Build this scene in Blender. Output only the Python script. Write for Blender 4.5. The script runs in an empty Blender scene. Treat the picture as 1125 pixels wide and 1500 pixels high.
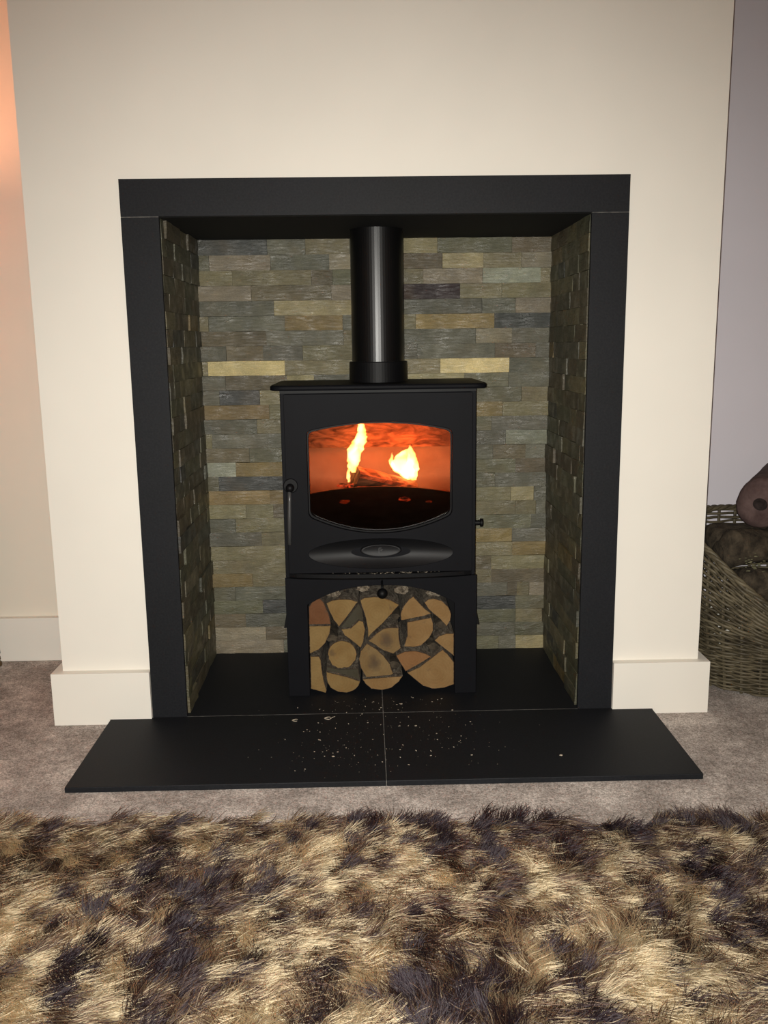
import bpy, bmesh, math, random
import numpy as np
from mathutils import Vector, Matrix, Euler
rnd = random.Random(11)
PI = math.pi
S = bpy.context.scene
C = S.collection

# ------------------------------------------------------------------ camera
CAM = Vector((-0.02891, -2.01936, 0.86914)); ROT = (1.38395, 0.01274, -0.02096); F = 1302.386
cam = bpy.data.objects.new('camera', bpy.data.cameras.new('camera')); C.objects.link(cam)
cam.location = CAM; cam.rotation_euler = ROT
cam.data.sensor_fit = 'HORIZONTAL'; cam.data.sensor_width = 36; cam.data.lens = F / 1125 * 36
cam.data.clip_start = 0.02
S.camera = cam
RM = Euler(ROT).to_matrix()
def at(u, v, Y=None, Z=None):
    """point of the place that the photograph shows at pixel (u, v), on a plane Y=.. or Z=.."""
    d = RM @ Vector(((u - 562.5) / F, (750 - v) / F, -1))
    t = (Y - CAM.y) / d.y if Y is not None else (Z - CAM.z) / d.z
    return CAM + d * t

# ------------------------------------------------------------------ world, lights, exposure
w = bpy.data.worlds.new('room_dark'); S.world = w; w.use_nodes = True
w.node_tree.nodes['Background'].inputs[0].default_value = (0.02, 0.02, 0.022, 1)
S.view_settings.view_transform = 'Standard'; S.view_settings.look = 'None'
S.view_settings.gamma = 1; S.view_settings.use_curve_mapping = False
S.view_settings.exposure = 0.0

def light(name, kind, loc, energy, color, **kw):
    L = bpy.data.lights.new(name, kind); L.energy = energy; L.color = color
    for k, v in kw.items(): setattr(L, k, v)
    o = bpy.data.objects.new(name, L); C.objects.link(o); o.location = loc
    return o
# the phone's flash beside its lens
fl = light('phone_flash', 'SPOT', CAM + RM @ Vector((-0.014, 0.0, 0.0)), 188, (1.0, 0.975, 0.905),
           shadow_soft_size=0.004, spot_size=math.radians(102), spot_blend=1.0)
fl.rotation_euler = (ROT[0] - math.radians(5), ROT[1], ROT[2])
# warm lamp in the left alcove, out of frame, and an added weak warm fill overhead
light('lamp_bulb', 'POINT', (-1.30, 0.20, 1.235), 11, (1.0, 0.40, 0.20), shadow_soft_size=0.03)
light('ambient_fill', 'AREA', (0.2, -2.3, 2.36), 5.0, (1.0, 0.62, 0.42), size=0.4)  # added fill for the room's ambient light, no known lamp
# the burning wood's light
light('fire_light', 'POINT', (-0.035, 0.190, 0.625), 2.3, (1.0, 0.13, 0.022), shadow_soft_size=0.02)
light('fire_light', 'POINT', (0.075, 0.205, 0.60), 2.3, (1.0, 0.13, 0.022), shadow_soft_size=0.025)

# ------------------------------------------------------------------ helpers
def lin(c):
    return tuple(((x / 255) / 12.92 if x / 255 <= 0.04045 else ((x / 255 + 0.055) / 1.055) ** 2.4) for x in c)

class NT:
    def __init__(s, name):
        s.m = bpy.data.materials.new(name); s.m.use_nodes = True
        s.t = s.m.node_tree; s.n = s.t.nodes; s.p = s.n['Principled BSDF']; s.out = s.n['Material Output']
    def add(s, t, **kw):
        n = s.n.new(t)
        for k, v in kw.items():
            if hasattr(n, k): setattr(n, k, v)
            else: n.inputs[k.replace('_', ' ')].default_value = v
        return n
    def l(s, a, b): s.t.links.new(a, b)
    def coords(s, scale=(1, 1, 1), rand=False):
        tc = s.add('ShaderNodeTexCoord'); mp = s.add('ShaderNodeMapping'); mp.inputs['Scale'].default_value = scale
        s.l(tc.outputs['Object'], mp.inputs[0])
        if rand:
            oi = s.add('ShaderNodeObjectInfo'); m = s.add('ShaderNodeVectorMath', operation='SCALE')
            cx = s.add('ShaderNodeCombineXYZ'); s.l(oi.outputs['Random'], cx.inputs[0]); s.l(oi.outputs['Random'], cx.inputs[2])
            s.l(cx.outputs[0], m.inputs[0]); m.inputs['Scale'].default_value = 37.0; s.l(m.outputs[0], mp.inputs['Location'])
        return mp.outputs[0]
    def noise(s, vec, scale, detail=4, rough=0.55, dist=0.0):
        n = s.add('ShaderNodeTexNoise'); n.inputs['Scale'].default_value = scale; n.inputs['Detail'].default_value = detail
        n.inputs['Roughness'].default_value = rough; n.inputs['Distortion'].default_value = dist; s.l(vec, n.inputs['Vector']); return n.outputs['Fac']
    def ramp(s, fac, stops):
        r = s.add('ShaderNodeValToRGB'); e = r.color_ramp.elements
        while len(e) < len(stops): e.new(0.5)
        for i, (p, c) in enumerate(stops): e[i].position = p; e[i].color = (*c[:3], 1)
        s.l(fac, r.inputs[0]); return r.outputs[0]
    def mix(s, fac, a, b, mode='MIX'):
        n = s.add('ShaderNodeMix', data_type='RGBA', blend_type=mode)
        for sock, v in ((n.inputs[0], fac), (n.inputs[6], a), (n.inputs[7], b)):
            if hasattr(v, 'links'): s.l(v, sock)
            elif isinstance(v, (int, float)): sock.default_value = v
            else: sock.default_value = (*v[:3], 1)
        return n.outputs[2]
    def bump(s, h, strength, dist=0.002, prev=None):
        b = s.add('ShaderNodeBump'); b.inputs['Strength'].default_value = strength; b.inputs['Distance'].default_value = dist
        s.l(h, b.inputs['Height'])
        if prev: s.l(prev, b.inputs['Normal'])
        s.l(b.outputs[0], s.p.inputs['Normal']); return b.outputs[0]

def paint(name, col, rough=0.75, grain=0.05):
    m = NT(name); v = m.coords()
    n = m.noise(v, 3.0, 3); c = m.ramp(n, [(0.3, tuple(x * (1 - grain) for x in col)), (0.7, col)])
    m.l(c, m.p.inputs['Base Color']); m.p.inputs['Roughness'].default_value = rough
    m.p.inputs['Specular IOR Level'].default_value = 0.25
    m.bump(m.noise(v, 350, 2), 0.06, 0.001); return m.m
def metal(name, col, rough=0.5, spec=0.5, grain=0.12, bs=500):
    m = NT(name); v = m.coords(); n = m.noise(v, 9, 4)
    m.l(m.ramp(n, [(0.3, tuple(x * 0.8 for x in col)), (0.7, col)]), m.p.inputs['Base Color'])
    m.p.inputs['Roughness'].default_value = rough; m.p.inputs['Specular IOR Level'].default_value = spec
    m.bump(m.noise(v, bs, 2), grain, 0.0006); return m.m

M = {}
M['breast'] = paint('cream_wall_paint', (0.79, 0.755, 0.680))
M['alcove_l'] = paint('cream_alcove_paint', (0.78, 0.72, 0.61))
M['alcove_r'] = paint('cool_light_wall_tint', (0.66, 0.63, 0.68))  # cooler light of the right alcove put into its wall colour
M['ceiling'] = paint('white_ceiling_paint', (0.8, 0.79, 0.76))
M['gloss'] = paint('white_skirting_gloss', (0.80, 0.765, 0.69), 0.4)
M['black_board'] = metal('black_fireboard', (0.006, 0.006, 0.0065), 0.8, 0.2)
M['stove'] = metal('matte_black_stove_paint', (0.0050, 0.0052, 0.0070), 0.58, 0.09, 0.25, 900)
M['flue'] = metal('satin_black_flue_enamel', (0.003, 0.003, 0.0034), 0.34, 0.42, 0.08, 900)
M['cast'] = metal('cast_iron_satin_black', (0.0055, 0.0055, 0.0065), 0.52, 0.30, 0.3, 900)
M['stove_dark'] = metal('black_cast_iron', (0.0035, 0.0035, 0.0042), 0.5, 0.15, 0.2, 900)
M['handle'] = metal('satin_steel_handle', (0.06, 0.06, 0.06), 0.35, 0.6)
def slate():
    m = NT('honed_dark_slate'); v = m.coords()
    a = m.noise(v, 6, 5); b = m.noise(v, 240, 2)
    c = m.ramp(a, [(0.3, (0.0060, 0.0072, 0.0092)), (0.7, (0.0075, 0.0085, 0.0122))])
    m.l(m.mix(0.25, c, m.ramp(b, [(0.35, (0.004,) * 3), (0.7, (0.022,) * 3)])), m.p.inputs['Base Color'])
    m.p.inputs['Roughness'].default_value = 0.6; m.p.inputs['Specular IOR Level'].default_value = 0.2
    m.bump(m.noise(v, 160, 4), 0.12, 0.001); return m.m
M['slate'] = slate()
def grout():
    m = NT('pale_grout'); m.p.inputs['Base Color'].default_value = (0.16, 0.155, 0.14, 1); m.p.inputs['Roughness'].default_value = 0.9
    m.l(m.ramp(m.noise(m.coords(), 60), [(0.3, (0.06,) * 3), (0.7, (0.2, 0.19, 0.17))]), m.p.inputs['Base Color']); return m.m
M['grout'] = grout()
def stone():
    m = NT('split_slate_stone'); v = m.coords((1, 1, 1), True)
    oi = m.add('ShaderNodeObjectInfo')
    big = m.noise(v, 14, 4, 0.6, 0.6)
    c = m.mix(m.ramp(big, [(0.35, (0, 0, 0)), (0.65, (1, 1, 1))]), m.mix(1.0, oi.outputs['Color'], (0.80, 0.80, 0.79), 'MULTIPLY'),
              m.mix(1.0, oi.outputs['Color'], (1.12, 1.10, 1.05), 'MULTIPLY'))
    vs = m.coords((1, 1, 4), True)
    c = m.mix(m.ramp(m.noise(vs, 26, 5, 0.7, 1.5), [(0.50, (0, 0, 0)), (0.74, (0.42, 0.42, 0.42))]), c, m.mix(1.0, c, (1.6, 1.5, 1.35), 'MULTIPLY'))
    c = m.mix(m.ramp(m.noise(v, 9, 3), [(0.52, (0, 0, 0)), (0.75, (0.35,) * 3)]), c, (0.13, 0.085, 0.035))
    c = m.mix(m.ramp(m.noise(v, 420, 2), [(0.35, (0.5,) * 3), (0.65, (0, 0, 0))]), c, m.mix(1.0, c, (0.5, 0.5, 0.5), 'MULTIPLY'))
    m.l(c, m.p.inputs['Base Color'])
    m.l(m.ramp(m.noise(v, 25, 3), [(0.35, (0.28,) * 3), (0.6, (0.65,) * 3)]), m.p.inputs['Roughness'])
    b1 = m.bump(m.noise(vs, 38, 6, 0.65, 0.8), 0.7, 0.004); m.bump(m.noise(v, 420, 2), 0.5, 0.001, b1); m.p.inputs['Specular IOR Level'].default_value = 0.6; return m.m
M['stone'] = stone()
M['adhesive'] = metal('dark_tile_adhesive', (0.016, 0.015, 0.012), 0.9, 0.1)
def carpet():
    m = NT('taupe_carpet_pile'); v = m.coords()
    a = m.noise(v, 9, 8, 0.75, 0.1); b = m.noise(v, 300, 4, 0.8); c2 = m.noise(v, 75, 5, 0.8)
    c = m.ramp(a, [(0.36, (0.42, 0.37, 0.335)), (0.50, (0.60, 0.53, 0.485)), (0.62, (0.84, 0.76, 0.70))])
    c = m.mix(m.ramp(b, [(0.38, (1,) * 3), (0.60, (0, 0, 0))]), c, m.mix(1.0, c, (0.45, 0.44, 0.43), 'MULTIPLY'))
    c = m.mix(m.ramp(c2, [(0.42, (0.75,) * 3), (0.58, (0, 0, 0))]), c, m.mix(1.0, c, (0.68, 0.67, 0.66), 'MULTIPLY'))
    m.l(c, m.p.inputs['Base Color']); m.p.inputs['Roughness'].default_value = 1; m.p.inputs['Specular IOR Level'].default_value = 0.05
    b1 = m.bump(b, 0.6, 0.002); m.bump(m.noise(v, 60, 4), 0.35, 0.005, b1); return m.m
M['carpet'] = carpet()
def bark():
    m = NT('birch_bark'); v = m.coords((1, 0.35, 1), True)
    a = m.noise(v, 95, 6, 0.7, 1.2)
    m.l(m.ramp(a, [(0.30, (0.02, 0.014, 0.010)), (0.46, (0.10, 0.075, 0.05)), (0.56, (0.2, 0.165, 0.12)), (0.70, (0.34, 0.29, 0.23))]), m.p.inputs['Base Color'])
    m.p.inputs['Roughness'].default_value = 0.9; m.bump(a, 0.9, 0.006); return m.m
M['bark'] = bark()
def rim():
    m = NT('dark_inner_bark'); v = m.coords((1, 1, 1), True)
    m.l(m.ramp(m.noise(v, 160, 3), [(0.35, (0.022, 0.011, 0.006)), (0.6, (0.06, 0.032, 0.016)), (0.72, (0.2, 0.15, 0.10))]), m.p.inputs['Base Color'])
    m.p.inputs['Roughness'].default_value = 0.9; return m.m
M['rim'] = rim()
def endgrain(knot=False):
    m = NT('knotty_sawn_wood_end' if knot else 'sawn_wood_end'); oi = m.add('ShaderNodeObjectInfo'); v = m.coords((1, 1, 1), True)
    tc = m.add('ShaderNodeTexCoord')
    wv = m.add('ShaderNodeTexWave', wave_type='RINGS', rings_direction='Y'); wv.inputs['Scale'].default_value = 42; wv.inputs['Distortion'].default_value = 2.5
    wv.inputs['Detail'].default_value = 3; wv.inputs['Detail Scale'].default_value = 2; m.l(tc.outputs['Object'], wv.inputs['Vector'])
    c = m.mix(m.ramp(m.noise(v, 18, 4), [(0.35, (0, 0, 0)), (0.7, (0.8,) * 3)]), oi.outputs['Color'], m.mix(1.0, oi.outputs['Color'], (0.72, 0.62, 0.5), 'MULTIPLY'))
    c = m.mix(0.06, c, m.mix(1.0, c, wv.outputs['Color'], 'MULTIPLY'))
    c = m.mix(m.ramp(m.noise(v, 30, 2), [(0.64, (0, 0, 0)), (0.72, (0.55,) * 3)]), c, (0.09, 0.06, 0.035))
    c = m.mix(m.ramp(m.noise(v, 900, 2), [(0.3, (0.45,) * 3), (0.6, (0, 0, 0))]), c, m.mix(1.0, c, (0.55, 0.5, 0.45), 'MULTIPLY'))
    if knot:
        dm = m.add('ShaderNodeVectorMath', operation='MULTIPLY'); m.l(tc.outputs['Object'], dm.inputs[0]); dm.inputs[1].default_value = (1, 0, 0.7)
        ln_ = m.add('ShaderNodeVectorMath', operation='LENGTH'); m.l(dm.outputs[0], ln_.inputs[0]); ma = m.add('ShaderNodeMath', operation='MULTIPLY_ADD')
        m.l(m.noise(v, 60, 4, 0.6, 0.8), ma.inputs[0]); ma.inputs[1].default_value = 0.022; m.l(ln_.outputs['Value'], ma.inputs[2])
        c = m.mix(m.ramp(ma.outputs[0], [(0.016, (0.85,) * 3), (0.031, (0, 0, 0))]), c, (0.075, 0.05, 0.03))
    m.l(c, m.p.inputs['Base Color']); m.p.inputs['Roughness'].default_value = 0.85; m.p.inputs['Specular IOR Level'].default_value = 0.2
    m.bump(m.noise(v, 300, 3), 0.3, 0.001); return m.m
M['end'] = endgrain(); M['end_knot'] = endgrain(True)
def simple(name, a, b, scale, rough=0.85, bs=0.4, bd=0.003, stretch=(1, 1, 1), dist=0.3):
    m = NT(name); v = m.coords(stretch, True); n = m.noise(v, scale, 5, 0.65, dist)
    m.l(m.ramp(n, [(0.33, a), (0.68, b)]), m.p.inputs['Base Color']); m.p.inputs['Roughness'].default_value = rough
    m.p.inputs['Specular IOR Level'].default_value = 0.25; m.bump(n, bs, bd); return m.m
M['brick_fire'] = simple('vermiculite_brick', (0.17, 0.12, 0.09), (0.30, 0.23, 0.18), 6, 0.95, 0.2)
M['soot'] = simple('sooty_steel', (0.015, 0.009, 0.006), (0.20, 0.14, 0.10), 16, 0.9, 0.4, 0.004, (1, 1, 3), 1.5)
M['black_iron'] = simple('black_fire_iron', (0.004, 0.004, 0.004), (0.012, 0.010, 0.009), 20, 0.8)
M['char'] = simple('charred_wood', (0.015, 0.010, 0.008), (0.26, 0.18, 0.13), 38, 0.95, 1.0, 0.006, (0.35, 1, 1), 0.6)
M['willow'] = simple('willow_cane', (0.035, 0.028, 0.017), (0.15, 0.125, 0.078), 14, 0.5, 0.3, 0.001, (1, 1, 2.5))
M['mossbark'] = simple('mossy_dark_bark', (0.018, 0.014, 0.010), (0.085, 0.066, 0.044), 32, 0.95, 1.0, 0.008)
M['lichen'] = simple('pale_lichen', (0.05, 0.06, 0.03), (0.22, 0.20, 0.12), 60)
M['umber'] = simple('purple_brown_log', (0.055, 0.032, 0.030), (0.125, 0.082, 0.075), 22, 0.9, 0.6, 0.004)
M['knot'] = simple('dark_knot_wood', (0.010, 0.007, 0.006), (0.03, 0.02, 0.018), 60)
M['table'] = simple('dark_oak', (0.05, 0.03, 0.014), (0.12, 0.075, 0.035), 12, 0.45, 0.2, 0.001, (1, 1, 0.2))
M['chip'] = simple('pale_wood_shaving', (0.30, 0.25, 0.19), (0.55, 0.48, 0.38), 80)
def shade_mat():
    m = NT('lamp_shade_linen'); m.n.remove(m.p); a = m.add('ShaderNodeBsdfDiffuse'); t_ = m.add('ShaderNodeBsdfTranslucent'); x = m.add('ShaderNodeMixShader')
    c = m.ramp(m.noise(m.coords((1, 1, 1)), 120), [(0.3, (0.62, 0.42, 0.30)), (0.7, (0.72, 0.50, 0.36))])
    m.l(c, a.inputs[0]); m.l(c, t_.inputs[0]); x.inputs[0].default_value = 0.55; m.l(a.outputs[0], x.inputs[1]); m.l(t_.outputs[0], x.inputs[2]); m.l(x.outputs[0], m.out.inputs[0]); return m.m
M['shade'] = shade_mat()
def ember(name, col, st):
    m = NT(name); v = m.coords(); n = m.noise(v, 55, 4, 0.6, 0.4)
    m.p.inputs['Base Color'].default_value = (0.02, 0.01, 0.008, 1)
    m.l(m.ramp(n, [(0.42, (0, 0, 0)), (0.60, col)]), m.p.inputs['Emission Color']); m.p.inputs['Emission Strength'].default_value = st
    m.bump(n, 0.8, 0.006); return m.m
M['ember'] = ember('glowing_ember', (1.0, 0.10, 0.03), 1.6)
M['ember_dim'] = ember('dying_ember', (0.5, 0.05, 0.01), 0.8)
def glass():
    m = NT('stove_glass'); tr = m.add('ShaderNodeBsdfTransparent'); gl = m.add('ShaderNodeBsdfGlossy'); gl.inputs['Roughness'].default_value = 0.03
    fr = m.add('ShaderNodeFresnel'); fr.inputs[0].default_value = 1.45; mx = m.add('ShaderNodeMixShader')
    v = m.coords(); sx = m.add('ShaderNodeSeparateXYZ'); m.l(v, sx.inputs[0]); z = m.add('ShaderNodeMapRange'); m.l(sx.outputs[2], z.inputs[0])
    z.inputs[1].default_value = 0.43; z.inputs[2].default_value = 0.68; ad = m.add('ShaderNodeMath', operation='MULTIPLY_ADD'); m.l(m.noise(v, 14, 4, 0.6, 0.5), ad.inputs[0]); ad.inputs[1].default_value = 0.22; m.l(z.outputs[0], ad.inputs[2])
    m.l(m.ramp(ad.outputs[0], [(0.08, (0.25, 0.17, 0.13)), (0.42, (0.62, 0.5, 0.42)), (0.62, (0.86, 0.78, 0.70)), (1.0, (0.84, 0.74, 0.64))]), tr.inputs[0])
    m.l(fr.outputs[0], mx.inputs[0]); m.l(tr.outputs[0], mx.inputs[1]); m.l(gl.outputs[0], mx.inputs[2]); m.l(mx.outputs[0], m.out.inputs[0])
    return m.m
M['glass'] = glass()
def flame():
    m = NT('flame'); em = m.add('ShaderNodeEmission'); m.n.remove(m.p)
    v = m.coords(); n = m.noise(v, 28, 3, 0.5, 0.8)
    r = m.ramp(n, [(0.30, (1.0, 0.33, 0.06)), (0.62, (1.0, 0.56, 0.20))])
    m.l(r, em.inputs[0]); mm = m.add('ShaderNodeMath', operation='MULTIPLY'); m.l(n, mm.inputs[0]); mm.inputs[1].default_value = 1000
    m.l(mm.outputs[0], em.inputs[1]); m.l(em.outputs[0], m.out.inputs['Volume']); return m.m
M['flame'] = flame()

def mesh_obj(name, me, mat=None, parent=None, **props):
    o = bpy.data.objects.new(name, me); C.objects.link(o)
    if mat: me.materials.append(mat)
    if parent: o.parent = parent
    for k, v in props.items(): o[k] = v
    return o
def obj(name, bm, mat=None, parent=None, smooth=False, bevel=0, **props):
    me = bpy.data.meshes.new(name); bm.normal_update(); bm.to_mesh(me); bm.free()
    if smooth:
        for p in me.polygons: p.use_smooth = True
    o = mesh_obj(name, me, mat, parent, **props)
    if bevel:
        b = o.modifiers.new('bevel', 'BEVEL'); b.width = bevel; b.segments = 2; b.limit_method = 'ANGLE'
    return o
def box(bm, x0, x1, y0, y1, z0, z1):
    vs = [bm.verts.new((x, y, z)) for x in (x0, x1) for y in (y0, y1) for z in (z0, z1)]
    for f in ((0, 1, 3, 2), (4, 6, 7, 5), (0, 4, 5, 1), (2, 3, 7, 6), (0, 2, 6, 4), (1, 5, 7, 3)):
        bm.faces.new([vs[i] for i in f])
    return bm
def bx(*a):
    bm = bmesh.new(); return box(bm, *a)
def tube(bm, pts, rad, seg=8, caps=True):
    rings = []; pts = [Vector(p) for p in pts]; up = Vector((0.13, 0.2, 1)).normalized()
    for i, p in enumerate(pts):
        t = (pts[min(i + 1, len(pts) - 1)] - pts[max(i - 1, 0)]).normalized()
        a = t.cross(up); a = a.normalized() if a.length > 1e-4 else t.orthogonal().normalized(); b = t.cross(a)
        r = rad[i] if isinstance(rad, (list, tuple)) else rad
        rings.append([bm.verts.new(p + (a * math.cos(2 * PI * k / seg) + b * math.sin(2 * PI * k / seg)) * r) for k in range(seg)])
    for i in range(len(rings) - 1):
        for k in range(seg): bm.faces.new((rings[i][k], rings[i][(k + 1) % seg], rings[i + 1][(k + 1) % seg], rings[i + 1][k]))
    if caps: bm.faces.new(rings[0][::-1]); bm.faces.new(rings[-1])
    return bm
def lathe(bm, prof, c, axis='Z', seg=32):
    c = Vector(c); rings = []
    for r, h in prof:
        ring = []
        for k in range(seg):
            a = 2 * PI * k / seg; u, v = r * math.cos(a), r * math.sin(a)
            ring.append(bm.verts.new(c + Vector({'Z': (u, v, h), 'Y': (u, h, v), 'X': (h, u, v)}[axis])))
        rings.append(ring)
    for i in range(len(rings) - 1):
        for k in range(seg): bm.faces.new((rings[i][k], rings[i][(k + 1) % seg], rings[i + 1][(k + 1) % seg], rings[i + 1][k]))
    bm.faces.new(rings[0][::-1]); bm.faces.new(rings[-1]); bmesh.ops.recalc_face_normals(bm, faces=bm.faces); return bm
def plate(name, loops, y0, th, mat, parent=None, bevel=0.0, **props):
    """flat plate in the XZ plane, first loop is the outline, others are holes; front face at y0"""
    cu = bpy.data.curves.new(name, 'CURVE'); cu.dimensions = '2D'; cu.fill_mode = 'BOTH'
    cu.extrude = th / 2 - bevel; cu.bevel_depth = bevel; cu.bevel_resolution = 1; cu.offset = -bevel
    for lp in loops:
        sp = cu.splines.new('POLY'); sp.points.add(len(lp) - 1); sp.use_cyclic_u = True
        for i, (x, z) in enumerate(lp): sp.points[i].co = (x, z, 0, 1)
    t = bpy.data.objects.new('t', cu); C.objects.link(t)
    dg = bpy.context.evaluated_depsgraph_get(); me = bpy.data.meshes.new_from_object(t.evaluated_get(dg))
    bpy.data.objects.remove(t); bpy.data.curves.remove(cu)
    me.transform(Matrix.Translation((0, y0 + th / 2, 0)) @ Matrix.Rotation(PI / 2, 4, 'X'))
    me.materials.clear(); me.name = name
    return mesh_obj(name, me, mat, parent, **props)
def empty(name, loc, label, cat, group=None):
    o = bpy.data.objects.new(name, None); C.objects.link(o); o.empty_display_size = 0.05
    o['label'] = label; o['category'] = cat
    if group: o['group'] = group
    o.location = (0, 0, 0); o.location = loc
    return o
def keep(o, parent):
    """parent while keeping world-built mesh coordinates"""
    o.parent = parent; o.matrix_parent_inverse = Matrix.Translation(-parent.location) ; return o
def P(name, bm, mat, root, **k):
    o = obj(name, bm, mat, None, **k); return keep(o, root)
def rounded(pts, r, n=5):
    out = []; L = len(pts)
    for i, p in enumerate(pts):
        p = Vector(p).to_2d(); a = (Vector(pts[i - 1]).to_2d() - p); b = (Vector(pts[(i + 1) % L]).to_2d() - p)
        rr = r[i] if isinstance(r, (list, tuple)) else r
        if rr <= 0: out.append(tuple(p)); continue
        d = min(rr, a.length * 0.49, b.length * 0.49); A = p + a.normalized() * d; B = p + b.normalized() * d
        for k in range(n + 1):
            t = k / n; out.append(tuple(A * (1 - t) ** 2 + p * 2 * t * (1 - t) + B * t * t))
    return out

# ------------------------------------------------------------------ room shell
H = 1.2223; HI = 1.1440; XI = 0.4685; WY = 0.45; FZ = -0.012; BX = 0.7585
obj('floor', bx(-2.4, 2.4, -3.2, WY + 0.1, FZ - 0.05, FZ), M['carpet'], kind='structure')
obj('ceiling', bx(-2.5, 2.5, -3.3, WY + 0.1, 2.4, 2.45), M['ceiling'], kind='structure')
obj('wall_left', bx(-2.5, -2.4, -3.3, WY + 0.1, FZ - 0.05, 2.4), M['alcove_l'], kind='structure')
obj('wall_right', bx(2.4, 2.5, -3.3, WY + 0.1, FZ - 0.05, 2.4), M['alcove_l'], kind='structure')
obj('wall_front', bx(-2.4, 2.4, -3.3, -3.2, FZ - 0.05, 2.4), M['alcove_l'], kind='structure')
obj('wall_back', bx(-2.4, 0, WY, WY + 0.1, FZ - 0.05, 2.4), M['alcove_l'], kind='structure')
obj('wall_back_right', bx(0, 2.4, WY, WY + 0.1, FZ - 0.05, 2.4), M['alcove_r'], kind='structure')
# chimney breast: hollow, with the fireplace opening
b = bmesh.new()
box(b, -BX, -0.50, 0, WY, FZ, 2.4); box(b, 0.50, BX, 0, WY, FZ, 2.4); box(b, -0.50, 0.50, 0, WY, 1.17, 2.4)
obj('wall_chimney_breast', b, M['breast'], kind='structure')
def skirt(name, x0, x1, y0, y1):
    obj(name, bx(x0, x1, y0, y1, FZ, 0.116), M['gloss'], bevel=0.0025, kind='structure')
b = bmesh.new(); box(b, -BX - 0.022, -0.5502, -0.022, 0, 0.0005, 0.116); box(b, -BX - 0.022, -0.6495, -0.022, 0, FZ, 0.0005); box(b, -BX - 0.022, -BX, 0, WY - 0.022, FZ, 0.116)
bmesh.ops.remove_doubles(b, verts=b.verts, dist=1e-5)
obj('baseboard_chimney_left', b, M['gloss'], bevel=0.0, kind='structure')
b = bmesh.new(); box(b, 0.5502, BX + 0.022, -0.022, 0, 0.0005, 0.116); box(b, 0.6475, BX + 0.022, -0.022, 0, FZ, 0.0005); box(b, BX, BX + 0.022, 0, WY - 0.022, FZ, 0.116)
bmesh.ops.remove_doubles(b, verts=b.verts, dist=1e-5)
obj('baseboard_chimney_right', b, M['gloss'], bevel=0.0, kind='structure')
skirt('baseboard_left', -2.4, -BX - 0.0, WY - 0.022, WY)
skirt('baseboard_right', BX, 2.4, WY - 0.022, WY)

# ------------------------------------------------------------------ stone cladding of the recess
COL = dict(s=(88, 87, 74), d=(62, 64, 61), t=(108, 102, 76), T=(136, 127, 94), o=(120, 104, 66), k=(122, 114, 95), b=(90, 82, 63),
           B=(196, 180, 128), P=(36, 20, 20), w=(126, 128, 112), g=(90, 89, 69))
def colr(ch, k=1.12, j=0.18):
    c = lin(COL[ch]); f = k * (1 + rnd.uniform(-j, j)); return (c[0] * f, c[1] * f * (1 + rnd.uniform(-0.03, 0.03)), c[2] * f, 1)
def stone_mesh(L, Hh, D, nx):
    """block lying along +X, front towards -Y, roughly split face; origin at its back centre"""
    bm = bmesh.new(); nz = 3; g = []
    tilt = rnd.uniform(-0.0008, 0.0008)
    for j in range(nz):
        row = []
        for i in range(nx + 1):
            x = -L / 2 + L * i / nx; z = -Hh / 2 + Hh * j / (nz - 1)
            e = (i in (0, nx)) or (j in (0, nz - 1))
            y = -D + rnd.uniform(-0.0011, 0.0011) + tilt * (x / L) * 2 + (0.0008 if e else 0)
            row.append(bm.verts.new((x + (rnd.uniform(-.0006, .0006) if 0 < i < nx else 0), y, z + (rnd.uniform(-.0005, .0005) if e else 0))))
        g.append(row)
    for j in range(nz - 1):
        for i in range(nx): bm.faces.new((g[j][i], g[j][i + 1], g[j + 1][i + 1], g[j + 1][i]))
    bb = {}
    def back(v):
        if v not in bb: bb[v] = bm.verts.new((v.co.x, 0, v.co.z))
        return bb[v]
    edge = g[0] + [g[j][nx] for j in range(1, nz)] + g[nz - 1][::-1][1:] + [g[j][0] for j in range(nz - 2, 0, -1)]
    for a, c in zip(edge, edge[1:] + edge[:1]): bm.faces.new((a, back(a), back(c), c))
    me = bpy.data.meshes.new('stone'); bm.normal_update(); bm.to_mesh(me); bm.free(); me.materials.append(M['stone']); return me
def put_stone(wall, x0, x1, z0, z1, depth, ch, frame, k=1.12):
    me = stone_mesh(abs(x1 - x0) - 0.0006, z1 - z0 - 0.0005, depth, max(2, int(abs(x1 - x0) / 0.03)))
    o = bpy.data.objects.new('stone', me); C.objects.link(o); o.parent = wall; o.color = colr(ch, k)
    xc = (x0 + x1) / 2; zc = (z0 + z1) / 2
    o.location = frame(xc, zc)[0]; o.rotation_euler = (0, 0, frame(xc, zc)[1])
YB = 0.4256 + 0.010       # substrate of back cladding
wb = obj('wall_recess_back', bx(-0.4995, 0.4995, YB, WY - 0.001, 0, 1.1695), M['adhesive'], kind='structure')
ROWS = 29; rh = HI / ROWS
# (pixel x boundaries, kinds) of the stones as seen left and right of the stove, row by row from the top
LEFT = ['280 d 391 s 447 t 512', '280 g 306 k 396 s 482 k 530', '280 t 340 t 456 b 487 g 530', '280 k 368 b 485 k 530', '280 s 401 T 530', '280 t 305 s 417 o 502 s 530',
 '280 b 390 s 503 t 540', '280 s 331 b 385 s 443 t 530', '280 t 304 B 417 t 540', '280 s 330 b 420 T 460 s 530', '280 s 321 d 380 t 460', '280 t 298 o 394 t 460', '280 s 376 t 460', '280 t 310 s 440',
 '280 b 365 g 440', '280 w 345 o 440', '280 g 320 d 440', '280 o 395 o 450', '280 t 360 t 400 b 450', '280 s 345 t 440', '280 s 383 t 450', '280 t 460', '280 t 450', '280 o 370 t 450', '280 g 345 s 440',
 '280 g 385 d 440', '280 b 360 s 440', '280 k 390 b 460', '280 k 416 s 450']
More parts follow.
